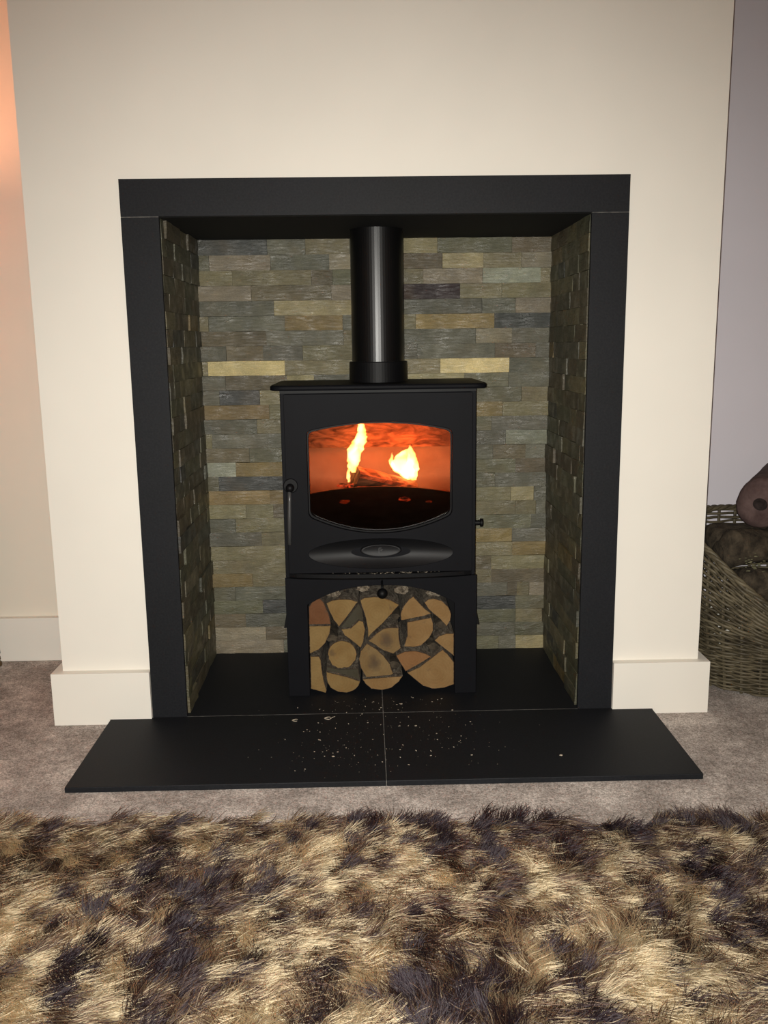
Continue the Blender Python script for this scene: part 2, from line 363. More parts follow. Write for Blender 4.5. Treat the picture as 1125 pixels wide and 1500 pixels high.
RIGHT = ['560 T 641 g 750 b 815', '560 b 648 T 708 t 764 k 815', '560 t 620 k 707 w 792 t 815', '560 P 674 t 735 t 815', '560 s 706 s 755 k 815', '560 t 609 o 724 d 815', '560 s 697 k 750 s 815',
 '560 s 611 s 725 b 785 s 815', '560 t 645 B 746 s 815', '560 T 680 g 745 s 815', '640 g 764 t 815', '660 o 736 t 815', '640 g 720 s 815', '660 s 741 w 815', '640 s 722 b 770 s 815', '660 g 755 b 815', '640 g 725 s 815',
 '660 t 748 T 782 s 815', '640 t 755 t 785 s 815', '650 g 778 s 815', '640 o 750 s 815', '640 t 750 o 815', '650 b 719 t 815', '640 t 720 b 815', '660 s 743 b 757 t 775 k 815', '650 d 755 g 815', '640 g 755 t 815', '660 s 754 g 815', '640 g 730 s 755 T 815']
fb = lambda x, z: ((x, YB - 0.0002, z), 0.0)
for r in range(ROWS):
    z1 = HI - r * rh; z0 = z1 - rh; zc = (z0 + z1) / 2
    v = 353 + (958 - 353) * (r + 0.5) / ROWS
    seq = []
    for txt, lo, hi in ((LEFT[r], -XI - 0.02, None), (RIGHT[r], None, XI + 0.02)):
        tk = txt.split(); xs = [at(float(tk[i]), v, Y=0.4256).x for i in range(0, len(tk), 2)]; ks = tk[1::2]
        if lo is not None: xs[0] = lo
        if hi is not None: xs[-1] = hi
        seq.append((xs, ks))
    (xa, ka), (xb, kb) = seq
    if xb[0] < xa[-1] + 0.03:
        m_ = (xb[0] + xa[-1]) / 2; xa[-1] = m_; xb[0] = m_; mid = []
    else:
        mid = [(xa[-1], xb[0])]
        if xb[0] - xa[-1] > 0.22: c_ = (xa[-1] + xb[0]) / 2 + rnd.uniform(-.03, .03); mid = [(xa[-1], c_), (c_, xb[0])]
    for xs, ks in seq:
        for i, ch in enumerate(ks): put_stone(wb, xs[i], xs[i + 1], z0, z1, 0.010 + rnd.uniform(-0.0015, 0.0025), ch, fb)
    for a_, b_ in mid: put_stone(wb, a_, b_, z0, z1, 0.010, rnd.choice('tsgb'), fb)
for side in (-1, 1):
    xs_ = side * (XI + 0.009)
    ws = obj('wall_recess_' + ('left' if side < 0 else 'right'), bx(*sorted((xs_, side * 0.4995)), 0.0005, YB - 0.0005, 0, 1.1695), M['adhesive'], kind='structure')
    fs = lambda x, z, s=side, X=xs_: ((X - s * 0.0002, x, z), (PI / 2 if s < 0 else -PI / 2))
    for r in range(ROWS):
        z1 = HI - r * rh; z0 = z1 - rh; y = 0.010; end = YB - 0.0115
        first = True
        while y < end - 0.001:
            L = rnd.choice((0.07, 0.10, 0.13, 0.16, 0.19)) * rnd.uniform(0.9, 1.1)
            if first: L *= rnd.uniform(0.4, 1); first = False
            y2 = y + L
            if end - y2 < 0.04: y2 = end
            dep = 0.007 + rnd.choice((0, 0, 0.001, 0.002, 0.002, 0.003, 0.006)) * rnd.uniform(0.7, 1.1)
            ch = rnd.choices('tsbdkgo', (3, 2, 6, 1, 0.5, 4, 0.5))[0]
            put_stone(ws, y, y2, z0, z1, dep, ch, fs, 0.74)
            y = y2
# register plate closing the recess above
obj('trim_1', bx(-0.4995, 0.4995, 0.0005, YB - 0.0015, HI, 1.1695), M['black_board'], kind='structure')

# ------------------------------------------------------------------ slate surround and hearth
t = empty('fire_surround', (0, -0.006, 0), 'dark slate surround of three slabs framing the fireplace opening on the cream chimney breast', 'fire surround')
P('header_slab', bx(-0.55, 0.55, -0.012, -0.0005, HI + 0.0006, H), M['slate'], t, bevel=0.0006)
P('leg_slab', bx(-0.55, -XI, -0.012, -0.0005, FZ, HI - 0.0006), M['slate'], t, bevel=0.0006)
P('leg_slab', bx(XI, 0.55, -0.012, -0.0005, FZ, HI - 0.0006), M['slate'], t, bevel=0.0006)
P('grout_line', bx(-0.5497, -XI - 0.001, -0.0112, -0.001, HI - 0.0006, HI + 0.0006), M['grout'], t)
P('grout_line', bx(XI + 0.001, 0.5497, -0.0112, -0.001, HI - 0.0006, HI + 0.0006), M['grout'], t)
h = empty('hearth', (0, -0.1, FZ), 'low black slate hearth under the stove, its front slabs lying on the taupe carpet', 'hearth')
HX0, HX1, HF = -0.6485, 0.6465, -0.3516; g = 0.0007; JY = -0.0115
for x0, x1, s in ((HX0, 0 - g, -1), (0 + g, HX1, 1)):
    pts = [(x0, HF), (x1, HF), (x1, JY - g), (x0, JY - g)]
    P('slate_slab', bx(x0, x1, HF, JY - g, FZ, 0), M['slate'], h, bevel=0.0012)
for sg in (-1, 1):
    L_ = [(sg * g, JY + g), (sg * 0.4683, JY + g), (sg * 0.4683, 0.0), (sg * 0.4772, 0.0), (sg * 0.4772, 0.4355), (sg * g, 0.4355)]
    b = bmesh.new(); lo_ = [b.verts.new((x, y, FZ)) for x, y in L_]; hi_ = [b.verts.new((x, y, 0)) for x, y in L_]
    b.faces.new(lo_); b.faces.new(hi_)
    for i in range(6): b.faces.new((lo_[i], lo_[(i + 1) % 6], hi_[(i + 1) % 6], hi_[i]))
    bmesh.ops.recalc_face_normals(b, faces=b.faces); P('slate_slab', b, M['slate'], h)
P('grout_line', bx(-0.4685, 0.4685, JY - g, JY + g, FZ, -0.0003), M['grout'], h)
P('grout_line', bx(-g, g, HF + 0.001, JY - g, FZ, -0.0003), M['grout'], h)
P('grout_line', bx(-g, g, JY + g, 0.4355, FZ, -0.0003), M['grout'], h)

# ------------------------------------------------------------------ stove
YF = 0.093
st = empty('wood_burning_stove', (0, 0.24, 0), 'matt black wood burning stove with arched glass door standing on its log store, flue behind', 'stove')
def SP(name, bm, mat=None, **k): return P(name, bm, mat or M['stove'], st, **k)
def SPL(name, loops, y0, th, mat=None, bevel=0.001): return keep(plate(name, loops, y0, th, mat or M['stove'], None, bevel), st)
BW = 0.2325; BB = 0.385
# body shell
SP('side_panel', bx(-BW, -BW + 0.006, 0.101, BB, 0.300, 0.7635), bevel=0.001)
SP('side_panel', bx(BW - 0.006, BW, 0.101, BB, 0.300, 0.7635), bevel=0.001)
SP('back_panel', bx(-BW + 0.006, BW - 0.006, BB - 0.006, BB, 0.300, 0.7635))
SP('base_plate', bx(-BW + 0.006, BW - 0.006, 0.101, BB - 0.006, 0.300, 0.308))
rect = lambda x0, x1, z0, z1: [(x0, z0), (x1, z0), (x1, z1), (x0, z1)]
SPL('front_frame', [rect(-BW, BW, 0.308, 0.7635), rounded(rect(-0.195, 0.195, 0.405, 0.705), 0.02)[::-1]], 0.098, 0.008)
# top plate with soft corners
pts = rounded([(-0.2555, 0.074), (0.2575, 0.074), (0.2575, 0.39), (-0.2555, 0.39)], [0.035, 0.035, 0.02, 0.02], 6)
b = bmesh.new()
for inset, z in ((0.003, 0.7638), (0.0, 0.7655), (0.0, 0.7735), (0.003, 0.7762)):
    ring = [b.verts.new((x * (1 - inset / 0.25), 0.23 + (y - 0.23) * (1 - inset / 0.16), z)) for x, y in pts]
    if z > 0.764:
        for i in range(len(ring)): b.faces.new((prev[i], prev[(i + 1) % len(ring)], ring[(i + 1) % len(ring)], ring[i]))
    else: b.faces.new(ring[::-1])
    prev = ring
b.faces.new(prev); SP('top_plate', b)
SP('top_flange', bx(-BW + 0.001, BW - 0.001, 0.086, 0.1, 0.7575, 0.7637), M['stove_dark'])
# door
def win(e=0.0):
    n = 24; top = []; bot = []
    xw = 0.1725 + e
    for i in range(n + 1):
        x = -xw + 2 * xw * i / n; q = (x / xw) ** 2
        top.append((x + 0.0015, 0.6895 + e - 0.0205 * q)); bot.append((x + 0.0015, 0.4205 - e + 0.043 * q))
    pts_ = bot + top[::-1]
    rr = [0] * len(pts_); out = rounded([p for p in pts_], [0.0] * len(pts_))
    # soften the four corners
    L = len(out); res = []
    corner = {0, n, n + 1, 2 * n + 1}
    for i, p in enumerate(out):
        if i in corner:
            pv = Vector(out[i - 1]); nx_ = Vector(out[(i + 1) % L]); p_ = Vector(p); d = 0.013
            A = p_ + (pv - p_).normalized() * d; B = p_ + (nx_ - p_).normalized() * d
            for k in range(6): t_ = k / 5; res.append(tuple(A * (1 - t_) ** 2 + p_ * 2 * t_ * (1 - t_) + B * t_ * t_))
        else: res.append(p)
    return res
def ellipse(cx, cz, rx, rz, n=48): return [(cx + rx * math.cos(2 * PI * k / n), cz + rz * math.sin(2 * PI * k / n)) for k in range(n)]
OVX, OVZ, ORX, ORZ = 0.0015, 0.3705, 0.1750, 0.0372
door = SPL('door', [rounded(rect(-0.2225, 0.2225, 0.3235, 0.756), 0.004, 3), win()[::-1], ellipse(OVX, OVZ, ORX, ORZ)[::-1]], YF - 0.0155, 0.0200, bevel=0.0009)
def DP(name, bm, mat, **k):
    o = obj(name, bm, mat, None, **k); o.parent = door; o.matrix_parent_inverse = Matrix.Identity(4); return o
o_ = plate('window_gasket', [win(-0.0005), win(-0.004)[::-1]], YF - 0.008, 0.010, M['stove_dark'], None, 0.0004); o_.parent = door
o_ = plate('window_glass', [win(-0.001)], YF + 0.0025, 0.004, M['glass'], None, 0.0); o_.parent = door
b = bmesh.new(); rings = []     # dished oval under the window
for k in range(9):
    f = k / 8; R_ = math.cos(f * PI / 2)
    dep = 0.0225 * math.sin(f * PI / 2) ** 2.0
    rings.append([b.verts.new((OVX + ORX * R_ * math.cos(2 * PI * j / 48), YF - 0.0135 + dep, OVZ + ORZ * R_ * math.sin(2 * PI * j / 48))) for j in range(48)] if k < 8 else [b.verts.new((OVX, YF - 0.0135 + dep, OVZ))])
for k in range(7):
    for j in range(48): b.faces.new((rings[k][j], rings[k][(j + 1) % 48], rings[k + 1][(j + 1) % 48], rings[k + 1][j]))
for j in range(48): b.faces.new((rings[7][j], rings[7][(j + 1) % 48], rings[8][0]))
bmesh.ops.recalc_face_normals(b, faces=b.faces)
d_ = DP('dished_oval', b, M['cast'], smooth=True)
b = bmesh.new(); prev = None
for sc, y in ((1.0, 0.012), (1.0, -0.0075), (0.93, -0.0095), (0.86, -0.0085), (0.0, -0.0105)):
    ring = [b.verts.new((0.0017 + 0.050 * sc * math.cos(2 * PI * j / 40), YF - 0.001 + y, 0.3765 + 0.0150 * sc * math.sin(2 * PI * j / 40))) for j in range(40)] if sc else [b.verts.new((0.0017, YF - 0.001 + y, 0.3765))]
    if prev:
        for j in range(40):
            b.faces.new((prev[j], prev[(j + 1) % 40], ring[(j + 1) % 40], ring[j]) if sc else (prev[j], prev[(j + 1) % 40], ring[0]))
    prev = ring
bmesh.ops.recalc_face_normals(b, faces=b.faces)
DP('oval_badge', b, M['cast'], smooth=True)
b = bmesh.new(); yb0, yb1 = YF - 0.0128, YF - 0.0105
box(b, -0.0040, -0.0028, yb0, yb1, 0.3705, 0.3835); box(b, -0.0040, 0.0030, yb0, yb1, 0.3828, 0.3838)
box(b, 0.0002, 0.0065, yb0, yb1, 0.3795, 0.3803); box(b, 0.0002, 0.0045, yb0, yb1, 0.3768, 0.3775)
DP('badge_mark', b, M['handle'])
# door handle: hub, pivot and hanging rod
b = bmesh.new(); lathe(b, [(0.0175, 0.0), (0.0175, -0.003), (0.016, -0.0045)], (-0.2115, YF - 0.0155, 0.540), 'Y'); hub = SP('door_latch', b, M['stove_dark'], smooth=False, bevel=0.0005)
b = bmesh.new(); lathe(b, [(0.010, 0.0), (0.010, -0.012), (0.006, -0.017), (0.001, -0.018)], (-0.2125, YF - 0.020, 0.536), 'Y')
o_ = obj('pivot_knob', b, M['stove_dark'], smooth=True); o_.parent = hub; o_.matrix_parent_inverse = Matrix.Translation(-st.location) if False else Matrix.Identity(4)
b = bmesh.new(); tube(b, [(-0.2135, YF - 0.030, 0.530), (-0.2140, YF - 0.031, 0.505), (-0.2155, YF - 0.031, 0.47), (-0.2170, YF - 0.031, 0.400)], [0.0042, 0.0042, 0.0048, 0.0042], 12)
SP('handle_rod', b, M['handle'], smooth=True)
# air control knob on the right flank
b = bmesh.new(); lathe(b, [(0.0065, 0.0), (0.0065, 0.012), (0.0055, 0.012), (0.0055, 0.014), (0.0105, 0.015), (0.0105, 0.019), (0.009, 0.021)], (BW, YF + 0.03, 0.4335), 'X')
SP('air_knob', b, M['stove_dark'])
# ash lip
b = bmesh.new(); n = 24; A = []; Bv = []
for z, off in ((0.3225, 0.0), (0.3130, 0.0), (0.3085, 0.004)):
    A.append([b.verts.new((-0.2225 + 0.445 * i / n, YF - 0.006 - 0.024 * (1 - ((i - n / 2) / (n / 2)) ** 2) ** 0.7 + off, z)) for i in range(n + 1)])
    Bv.append([b.verts.new((-0.2225 + 0.445 * i / n, 0.1, z)) for i in range(n + 1)])
for k in range(2):
    for i in range(n): b.faces.new((A[k][i], A[k][i + 1], A[k + 1][i + 1], A[k + 1][i]))
for i in range(n):
    b.faces.new((A[0][i + 1], A[0][i], Bv[0][i], Bv[0][i + 1])); b.faces.new((A[2][i], A[2][i + 1], Bv[2][i + 1], Bv[2][i]))
bmesh.ops.recalc_face_normals(b, faces=b.faces)
lip = SP('ash_lip', b, M['stove_dark'])
b = bmesh.new()
for _ in range(150):
    x = rnd.gauss(0.05, 0.10); x = max(-0.2, min(0.2, x)); y = rnd.uniform(YF - 0.026 * (1 - (x / 0.2225) ** 2), YF + 0.0)
    s = rnd.choice((0.0003, 0.0004, 0.0005, 0.0009)); box(b, x - s, x + s * rnd.uniform(1, 2), y - s, y + s, 0.3226, 0.3226 + s)
o_ = obj('ash_dust', b, M['chip'], kind='stuff'); o_.parent = lip; o_.matrix_parent_inverse = Matrix.Identity(4)
# log store
n = 20; arch = []
for i in range(n + 1):
    x = -0.1815 + 0.363 * i / n; q = abs((i - n / 2) / (n / 2)); arch.append((x, 0.2855 - 0.047 * q ** 2.4))
outl = [(-0.2345, 0.0008), (-0.1815, 0.0008)] + arch[:1] + arch + [(0.1825, 0.0008), (0.2365, 0.0008), (0.2365, 0.3075), (-0.2345, 0.3075)]
outl = [(-0.2345, 0.0008), (-0.1815, 0.0008)] + arch + [(0.1825, 0.0008), (0.2365, 0.0008), (0.2365, 0.3075), (-0.2345, 0.3075)]
SPL('log_store_front', [outl], 0.0975, 0.006, bevel=0.0008)
SP('log_store_side', bx(-0.2345, -0.2285, 0.104, BB - 0.01, 0.0008, 0.2995))
SP('log_store_side', bx(0.2305, 0.2365, 0.104, BB - 0.01, 0.0008, 0.2995))
SP('log_store_back', bx(-0.2285, 0.2305, BB - 0.016, BB - 0.01, 0.0008, 0.2995), M['stove_dark'])
for s, x in ((-1, -0.2345), (1, 0.2365)):
    b = bmesh.new(); box(b, *sorted((x, x + s * 0.0075)), 0.105, 0.125, 0.178, 0.211)
    for v in b.verts:
        if v.co.z > 0.2: v.co.x = x + s * 0.001 if abs(v.co.x - x) > 0.001 else v.co.x
    SP('joining_lug', b, M['stove_dark'])
b = bmesh.new(); bmesh.ops.create_uvsphere(b, u_segments=24, v_segments=14, radius=0.0130)
bmesh.ops.translate(b, verts=b.verts, vec=(0.0030, 0.072, 0.2715)); tube(b, [(0.003, 0.082, 0.2735), (0.003, 0.1, 0.298)], 0.003, 8)
SP('riddling_knob', b, M['stove_dark'], smooth=True)
SP('riddling_slot', bx(0.0002, 0.0018, 0.0968, 0.0978, 0.287, 0.306), M['black_iron'])
# flue
b = bmesh.new(); lathe(b, [(0.0655, 0.776), (0.0655, 1.1438)], (0.0035, 0.25, 0), seg=64); SP('flue_pipe', b, M['flue'], smooth=False)
for p in st.children[-1].data.polygons: p.use_smooth = len(p.vertices) == 4
b = bmesh.new(); lathe(b, [(0.0735, 0.7763), (0.0725, 0.824), (0.0715, 0.8265), (0.066, 0.8268)], (0.0035, 0.25, 0), seg=64); SP('flue_collar', b, M['stove_dark'])
for p in st.children[-1].data.polygons: p.use_smooth = len(p.vertices) == 4 and abs(p.normal.z) < 0.5
# firebox
FBK = 0.345
for x0, x1 in ((-0.20, 0.20),):
    SP('fire_brick', bx(x0, x1, FBK, FBK + 0.02, 0.44, 0.685), M['brick_fire'], bevel=0.001)
for s in (-1, 1):
    SP('fire_brick', bx(*sorted((s * 0.2005, s * 0.2205)), 0.115, FBK, 0.44, 0.685), M['brick_fire'])
b = bmesh.new(); box(b, -0.2, 0.2, 0.281, 0.342, 0.0, 0.008)
for v in b.verts: v.co.z += 0.610 + (v.co.y - 0.28) * 0.02
b2 = b; SP('baffle_plate', b2, M['soot'])
SP('baffle_brow', bx(-0.2, 0.2, 0.270, 0.280, 0.607, 0.70), M['soot'])
SP('firebox_floor', bx(-0.2, 0.2, 0.115, FBK, 0.425, 0.44), M['black_iron'])
b = bmesh.new(); n = 24; r0 = []; r1 = []; r2 = []; r3 = []
for i in range(n + 1):
    x = -0.195 + 0.39 * i / n; q = (i - n / 2) / (n / 2); y = 0.125 + 0.03 * q * q; zt = 0.527 - 0.026 * q * q
    r0.append(b.verts.new((x, y, 0.44))); r1.append(b.verts.new((x, y, zt))); r2.append(b.verts.new((x, y + 0.008, zt))); r3.append(b.verts.new((x, y + 0.008, 0.44)))
for i in range(n):
    for p, q in ((r0, r1), (r1, r2), (r2, r3), (r3, r0)): b.faces.new((p[i], p[i + 1], q[i + 1], q[i]))
b.faces.new((r0[0], r1[0], r2[0], r3[0])); b.faces.new((r0[-1], r1[-1], r2[-1], r3[-1])); bmesh.ops.recalc_face_normals(b, faces=b.faces)
SP('log_guard', b, M['black_iron'])
# ash bed with embers, burning log, flames
def lump(bm, c, r, sub=2, jit=0.25, sq=(1, 1, 1)):
    x = bmesh.ops.create_icosphere(bm, subdivisions=sub, radius=1)['verts']
    for v in x:
        k = r * (1 + rnd.uniform(-jit, jit)); v.co = Vector((v.co.x * k * sq[0], v.co.y * k * sq[1], v.co.z * k * sq[2])) + Vector(c)
ash = empty('ash_bed', (0, 0.24, 0.44), 'dark bed of ash and embers behind the stove glass under the burning log', 'ash')
b = bmesh.new(); N = 26; gr = [[b.verts.new((-0.192 + 0.384 * i / N, 0.165 + 0.172 * j / 12, 0.441 + 0.072 * math.exp(-((i - N / 2) / 9) ** 4) * math.sin(PI * (j + 2) / 16) + rnd.uniform(0, 0.008))) for i in range(N + 1)] for j in range(13)]
for j in range(12):
    for i in range(N): b.faces.new((gr[j][i], gr[j][i + 1], gr[j + 1][i + 1], gr[j + 1][i]))
P('ash', b, M['black_iron'], ash, kind='stuff')
for (u, v_, Y, r, m_) in ((593, 731, 0.118, 0.009, 'ember'), (505, 735, 0.118, 0.008, 'ember_dim'), (520, 712, 0.20, 0.011, 'ember'), (532, 713, 0.20, 0.009, 'ember'), (503, 711, 0.22, 0.010, 'ember'), (645, 722, 0.20, 0.014, 'ember_dim'), (562, 716, 0.2, 0.012, 'ember_dim'), (628, 735, 0.118, 0.005, 'ember_dim')):
    b = bmesh.new(); lump(b, at(u, v_, Y=Y), r, 2, 0.25, (1.6, 0.8, 0.6)); P('ember', b, M[m_], ash)
bl = empty('burning_log', at(555, 712, Y=0.235), 'charred split log burning behind the stove glass', 'log')
p0, p1 = at(520, 698, Y=0.200), at(606, 716, Y=0.265); b = bmesh.new(); seg = 18; ringsn = 14; d = (p1 - p0)
side = d.cross(Vector((0, 0, 1))).normalized(); upv = side.cross(d).normalized(); prev = None
for i in range(ringsn):
    ring = []
    for k in range(seg):
        a = 2 * PI * k / seg; rr = (0.0275 - 0.006 * i / ringsn) * (1 + 0.10 * math.sin(3 * a + 1) + rnd.uniform(-0.07, 0.07))
        ring.append(b.verts.new(p0 + d * (i / (ringsn - 1)) + side * rr * 0.9 * math.cos(a) + upv * rr * math.sin(a)))
    if prev:
        for k in range(seg): b.faces.new((prev[k], prev[(k + 1) % seg], ring[(k + 1) % seg], ring[k]))
    else: b.faces.new(ring[::-1])
    prev = ring
b.faces.new(prev); bmesh.ops.recalc_face_normals(b, faces=b.faces); P('charred_wood', b, M['char'], bl, smooth=False)
def flame_obj(name, spine, Y, label):
    f = empty(name, at(spine[0][0], spine[0][1], Y=Y), label, 'flame')
    b = bmesh.new(); prev = None; sg = 16
    sp = []
    for i in range(len(spine) - 1):
        for k in range(3):
            t_ = k / 3; sp.append([spine[i][j] * (1 - t_) + spine[i + 1][j] * t_ for j in range(3)])
    sp.append(spine[-1])
    for u, v_, wpx in sp:
        c = at(u, v_, Y=Y); r = wpx / 580 / 2 * rnd.uniform(0.86, 1.12); c.x += rnd.uniform(-.0012, .0012)
        ring = [b.verts.new(c + Vector((r * math.cos(2 * PI * k / sg), max(0.3 * r, min(r, 0.012)) * math.sin(2 * PI * k / sg), 0.0015 * math.sin(k * 2.1)))) for k in range(sg)]
        if prev:
            for k in range(sg): b.faces.new((prev[k], prev[(k + 1) % sg], ring[(k + 1) % sg], ring[k]))
        else: b.faces.new(ring[::-1])
        prev = ring
    b.faces.new(prev); bmesh.ops.recalc_face_normals(b, faces=b.faces)
    P('flame_body', b, M['flame'], f, smooth=True); return f
flame_obj('flame', [(518, 692, 8), (516, 684, 14), (518, 675, 19), (519, 664, 23), (522, 655, 25), (526, 647, 22), (529, 640, 18), (530, 633, 13), (529, 627, 11), (529, 621, 9), (530, 617, 2)], 0.205, 'tall narrow flame rising from the left end of the burning log')
flame_obj('flame', [(600, 702, 10), (597, 696, 22), (592, 689, 32), (588, 682, 36), (588, 675, 30), (590, 668, 22), (593, 662, 12), (596, 658, 3)], 0.245, 'broad bright flame at the right end of the burning log')
flame_obj('flame', [(511, 706, 4), (510, 698, 6), (511, 689, 5), (513, 681, 1)], 0.198, 'small flame lick on the left end face of the burning log')
flame_obj('flame', [(579, 690, 4), (575, 682, 8), (573, 675, 7), (575, 668, 4), (574, 663, 1)], 0.25, 'short ragged flame lick just left of the broad flame')
flame_obj('flame', [(606, 703, 8), (606, 694, 14), (606, 684, 17), (604, 674, 17), (603, 666, 13), (601, 659, 9), (600, 652, 2)], 0.262, 'slim yellow flame just right of the broad flame')

# ------------------------------------------------------------------ logs in the store
WOOD = dict(tan=(146, 116, 74), red=(116, 78, 50), gold=(140, 114, 70), dull=(112, 96, 60), grey=(74, 70, 56), stain=(132, 108, 70), warm=(142, 104, 66))
def zp(x, y): return (440 + x * 0.11556, 850 + y * 0.11556)
r6 = lambda L: [(x + 952, y) for x, y in L]
LOGS = [
 ('red', [(108, 340), (140, 285), (200, 245), (252, 232), (300, 290), (345, 390), (378, 490), (385, 560), (108, 562)], 0, 'reddish-brown split log end at the top left corner of the log store'),
 ('gold', [(110, 578), (385, 575), (372, 680), (318, 795), (236, 880), (120, 932)], 0, 'yellowish quarter log end at the left edge, directly under the reddish one'),
 ('gold', [(328, 292), (400, 255), (520, 240), (640, 244), (730, 272), (610, 440), (490, 592), (420, 500), (365, 390)], 0, 'fan-shaped pale log end pointing down, beside the reddish log in the top row'),
 ('gold', [(515, 622), (640, 606), (740, 512), (795, 520), (822, 620), (800, 780), (762, 858), (640, 755), (560, 700)], 1, 'curved tan log end above and right of the small round log'),
 ('grey', [(506, 598), (620, 455), (738, 292), (786, 380), (800, 505), (738, 498), (636, 596)], 2, 'grey weathered wedge end between the two fan-shaped pale logs'),
 ('gold', [(755, 255), (810, 222), (930, 210), (1060, 225), (1150, 254), (1252, 312), (1150, 432), (1040, 552), (900, 680), (858, 728), (850, 600), (818, 450)], 0, 'largest fan-shaped log end of the top row, just below the black knob'),
 ('gold', [(530 + (184 + rnd.uniform(-9, 7) * (a < 20)) * math.cos(a * PI / 20), 942 + (176 + rnd.uniform(-12, 9) * (a < 20)) * math.sin(a * PI / 20)) for a in range(40)], 0, 'small round log end with ragged bark, the only full circle in the store'),
 ('gold', [(325, 1160), (450, 1190), (600, 1228), (758, 1280), (738, 1340), (680, 1396), (590, 1428), (480, 1415), (382, 1365), (335, 1280)], 0, 'half-round pale log end at the bottom, below the small round log'),
 ('grey', [(335, 1098), (480, 1128), (735, 1120), (755, 1262), (600, 1212), (335, 1146)], 2, 'dark grey split face squeezed between the round log and the half-round one below'),
 ('gold', [(124, 966), (238, 966), (262, 1015), (276, 1150), (305, 1300), (335, 1395), (322, 1428), (134, 1376)], 0, 'narrow upright log end in the bottom left corner of the store'),
 ('stain', [(862, 770), (960, 676), (1060, 610), (1190, 598), (1246, 606), (1252, 750), (1276, 862), (1180, 932), (1050, 890), (950, 822)], 0, 'tan log end with a dark knot in the middle of the store'),
 ('stain', [(762, 900), (842, 800), (960, 868), (1056, 955), (1132, 1060), (1180, 1185), (1150, 1205), (835, 1230), (765, 1115), (740, 1000)], 0, 'large wedge end stained grey-green, just right of the small round log'),
 ('tan', [(790, 1256), (840, 1248), (1150, 1224), (1296, 1216), (1250, 1284), (1150, 1366), (1030, 1394), (900, 1374), (825, 1312)], 0, 'half-moon log end resting on the hearth at the bottom middle'),
 ('tan', r6([(322, 505), (318, 420), (356, 325), (424, 242), (480, 204), (540, 268), (620, 356), (706, 422), (600, 458), (480, 482), (340, 508)]), 0, 'shark-fin shaped pale log end right of the black knob'),
 ('tan', r6([(620, 285), (665, 242), (740, 232), (838, 257), (922, 332), (962, 430), (952, 508), (904, 588), (825, 500), (735, 425), (665, 360)]), 0, 'kidney-shaped pale log end at the top right of the store'),
 ('tan', r6([(398, 530), (540, 505), (704, 472), (732, 545), (732, 638), (684, 732), (578, 828), (480, 850), (362, 842), (402, 700)]), 0, 'blocky pale log end under the shark-fin log, right of the knotty one'),
 ('tan', r6([(745, 762), (802, 708), (900, 674), (995, 676), (995, 962), (926, 905), (850, 848), (785, 798)]), 0, 'pale log end cut off by the right edge of the store, above the biggest log'),
 ('tan', r6([(402, 1172), (560, 1098), (700, 990), (850, 878), (916, 935), (995, 1040), (995, 1318), (868, 1366), (720, 1376), (602, 1336), (504, 1262)]), 0, 'biggest log end with visible growth rings in the bottom right corner'),
 ('warm', r6([(258, 952), (370, 904), (500, 894), (640, 929), (708, 968), (556, 1064), (384, 1156), (316, 1056)]), 0, 'leaf-shaped orange-tan log end lying on the biggest log'),
]
def inset(poly, d):
    n_ = len(poly); out = []
    A = sum(poly[i][0] * poly[(i + 1) % n_][1] - poly[(i + 1) % n_][0] * poly[i][1] for i in range(n_)); sgn = 1 if A > 0 else -1
    for i in range(n_):
        p = Vector(poly[i]); a = (p - Vector(poly[i - 1])).normalized(); c = (Vector(poly[(i + 1) % n_]) - p).normalized()
        nn = Vector((-(a.y + c.y), a.x + c.x)); nn = nn.normalized() if nn.length > 1e-6 else Vector((0, 0))
        out.append(tuple(p + nn * d * sgn))
    return out
def dense(poly, step=0.006, jit=0.0004):
    out = []
    for i, p in enumerate(poly):
        a = Vector(p); c = Vector(poly[(i + 1) % len(poly)]); k = max(1, int((c - a).length / step))
        for j in range(k): q = a.lerp(c, j / k); out.append((q.x + rnd.uniform(-jit, jit), q.y + rnd.uniform(-jit, jit)))
    return out
def prism(poly, y0, y1, mat_idx=None, cap=True, nseg=4, wob=0.001):
    bm = bmesh.new(); rs = []
    cx = sum(p[0] for p in poly) / len(poly); cz = sum(p[1] for p in poly) / len(poly)
    for s in range(nseg + 1):
        y = y0 + (y1 - y0) * s / nseg; k = 1 if s == 0 else 1 - 0.02 * rnd.random()
        rs.append([bm.verts.new((cx + (x - cx) * k + (rnd.uniform(-wob, wob) if s else 0), y, cz + (z - cz) * k + (rnd.uniform(-wob, wob) if s else 0))) for x, z in poly])
    for s in range(nseg):
        for i in range(len(poly)): bm.faces.new((rs[s][i], rs[s][(i + 1) % len(poly)], rs[s + 1][(i + 1) % len(poly)], rs[s + 1][i]))
    if cap: bm.faces.new(rs[0]); bm.faces.new(rs[-1])
    bmesh.ops.recalc_face_normals(bm, faces=bm.faces); return bm
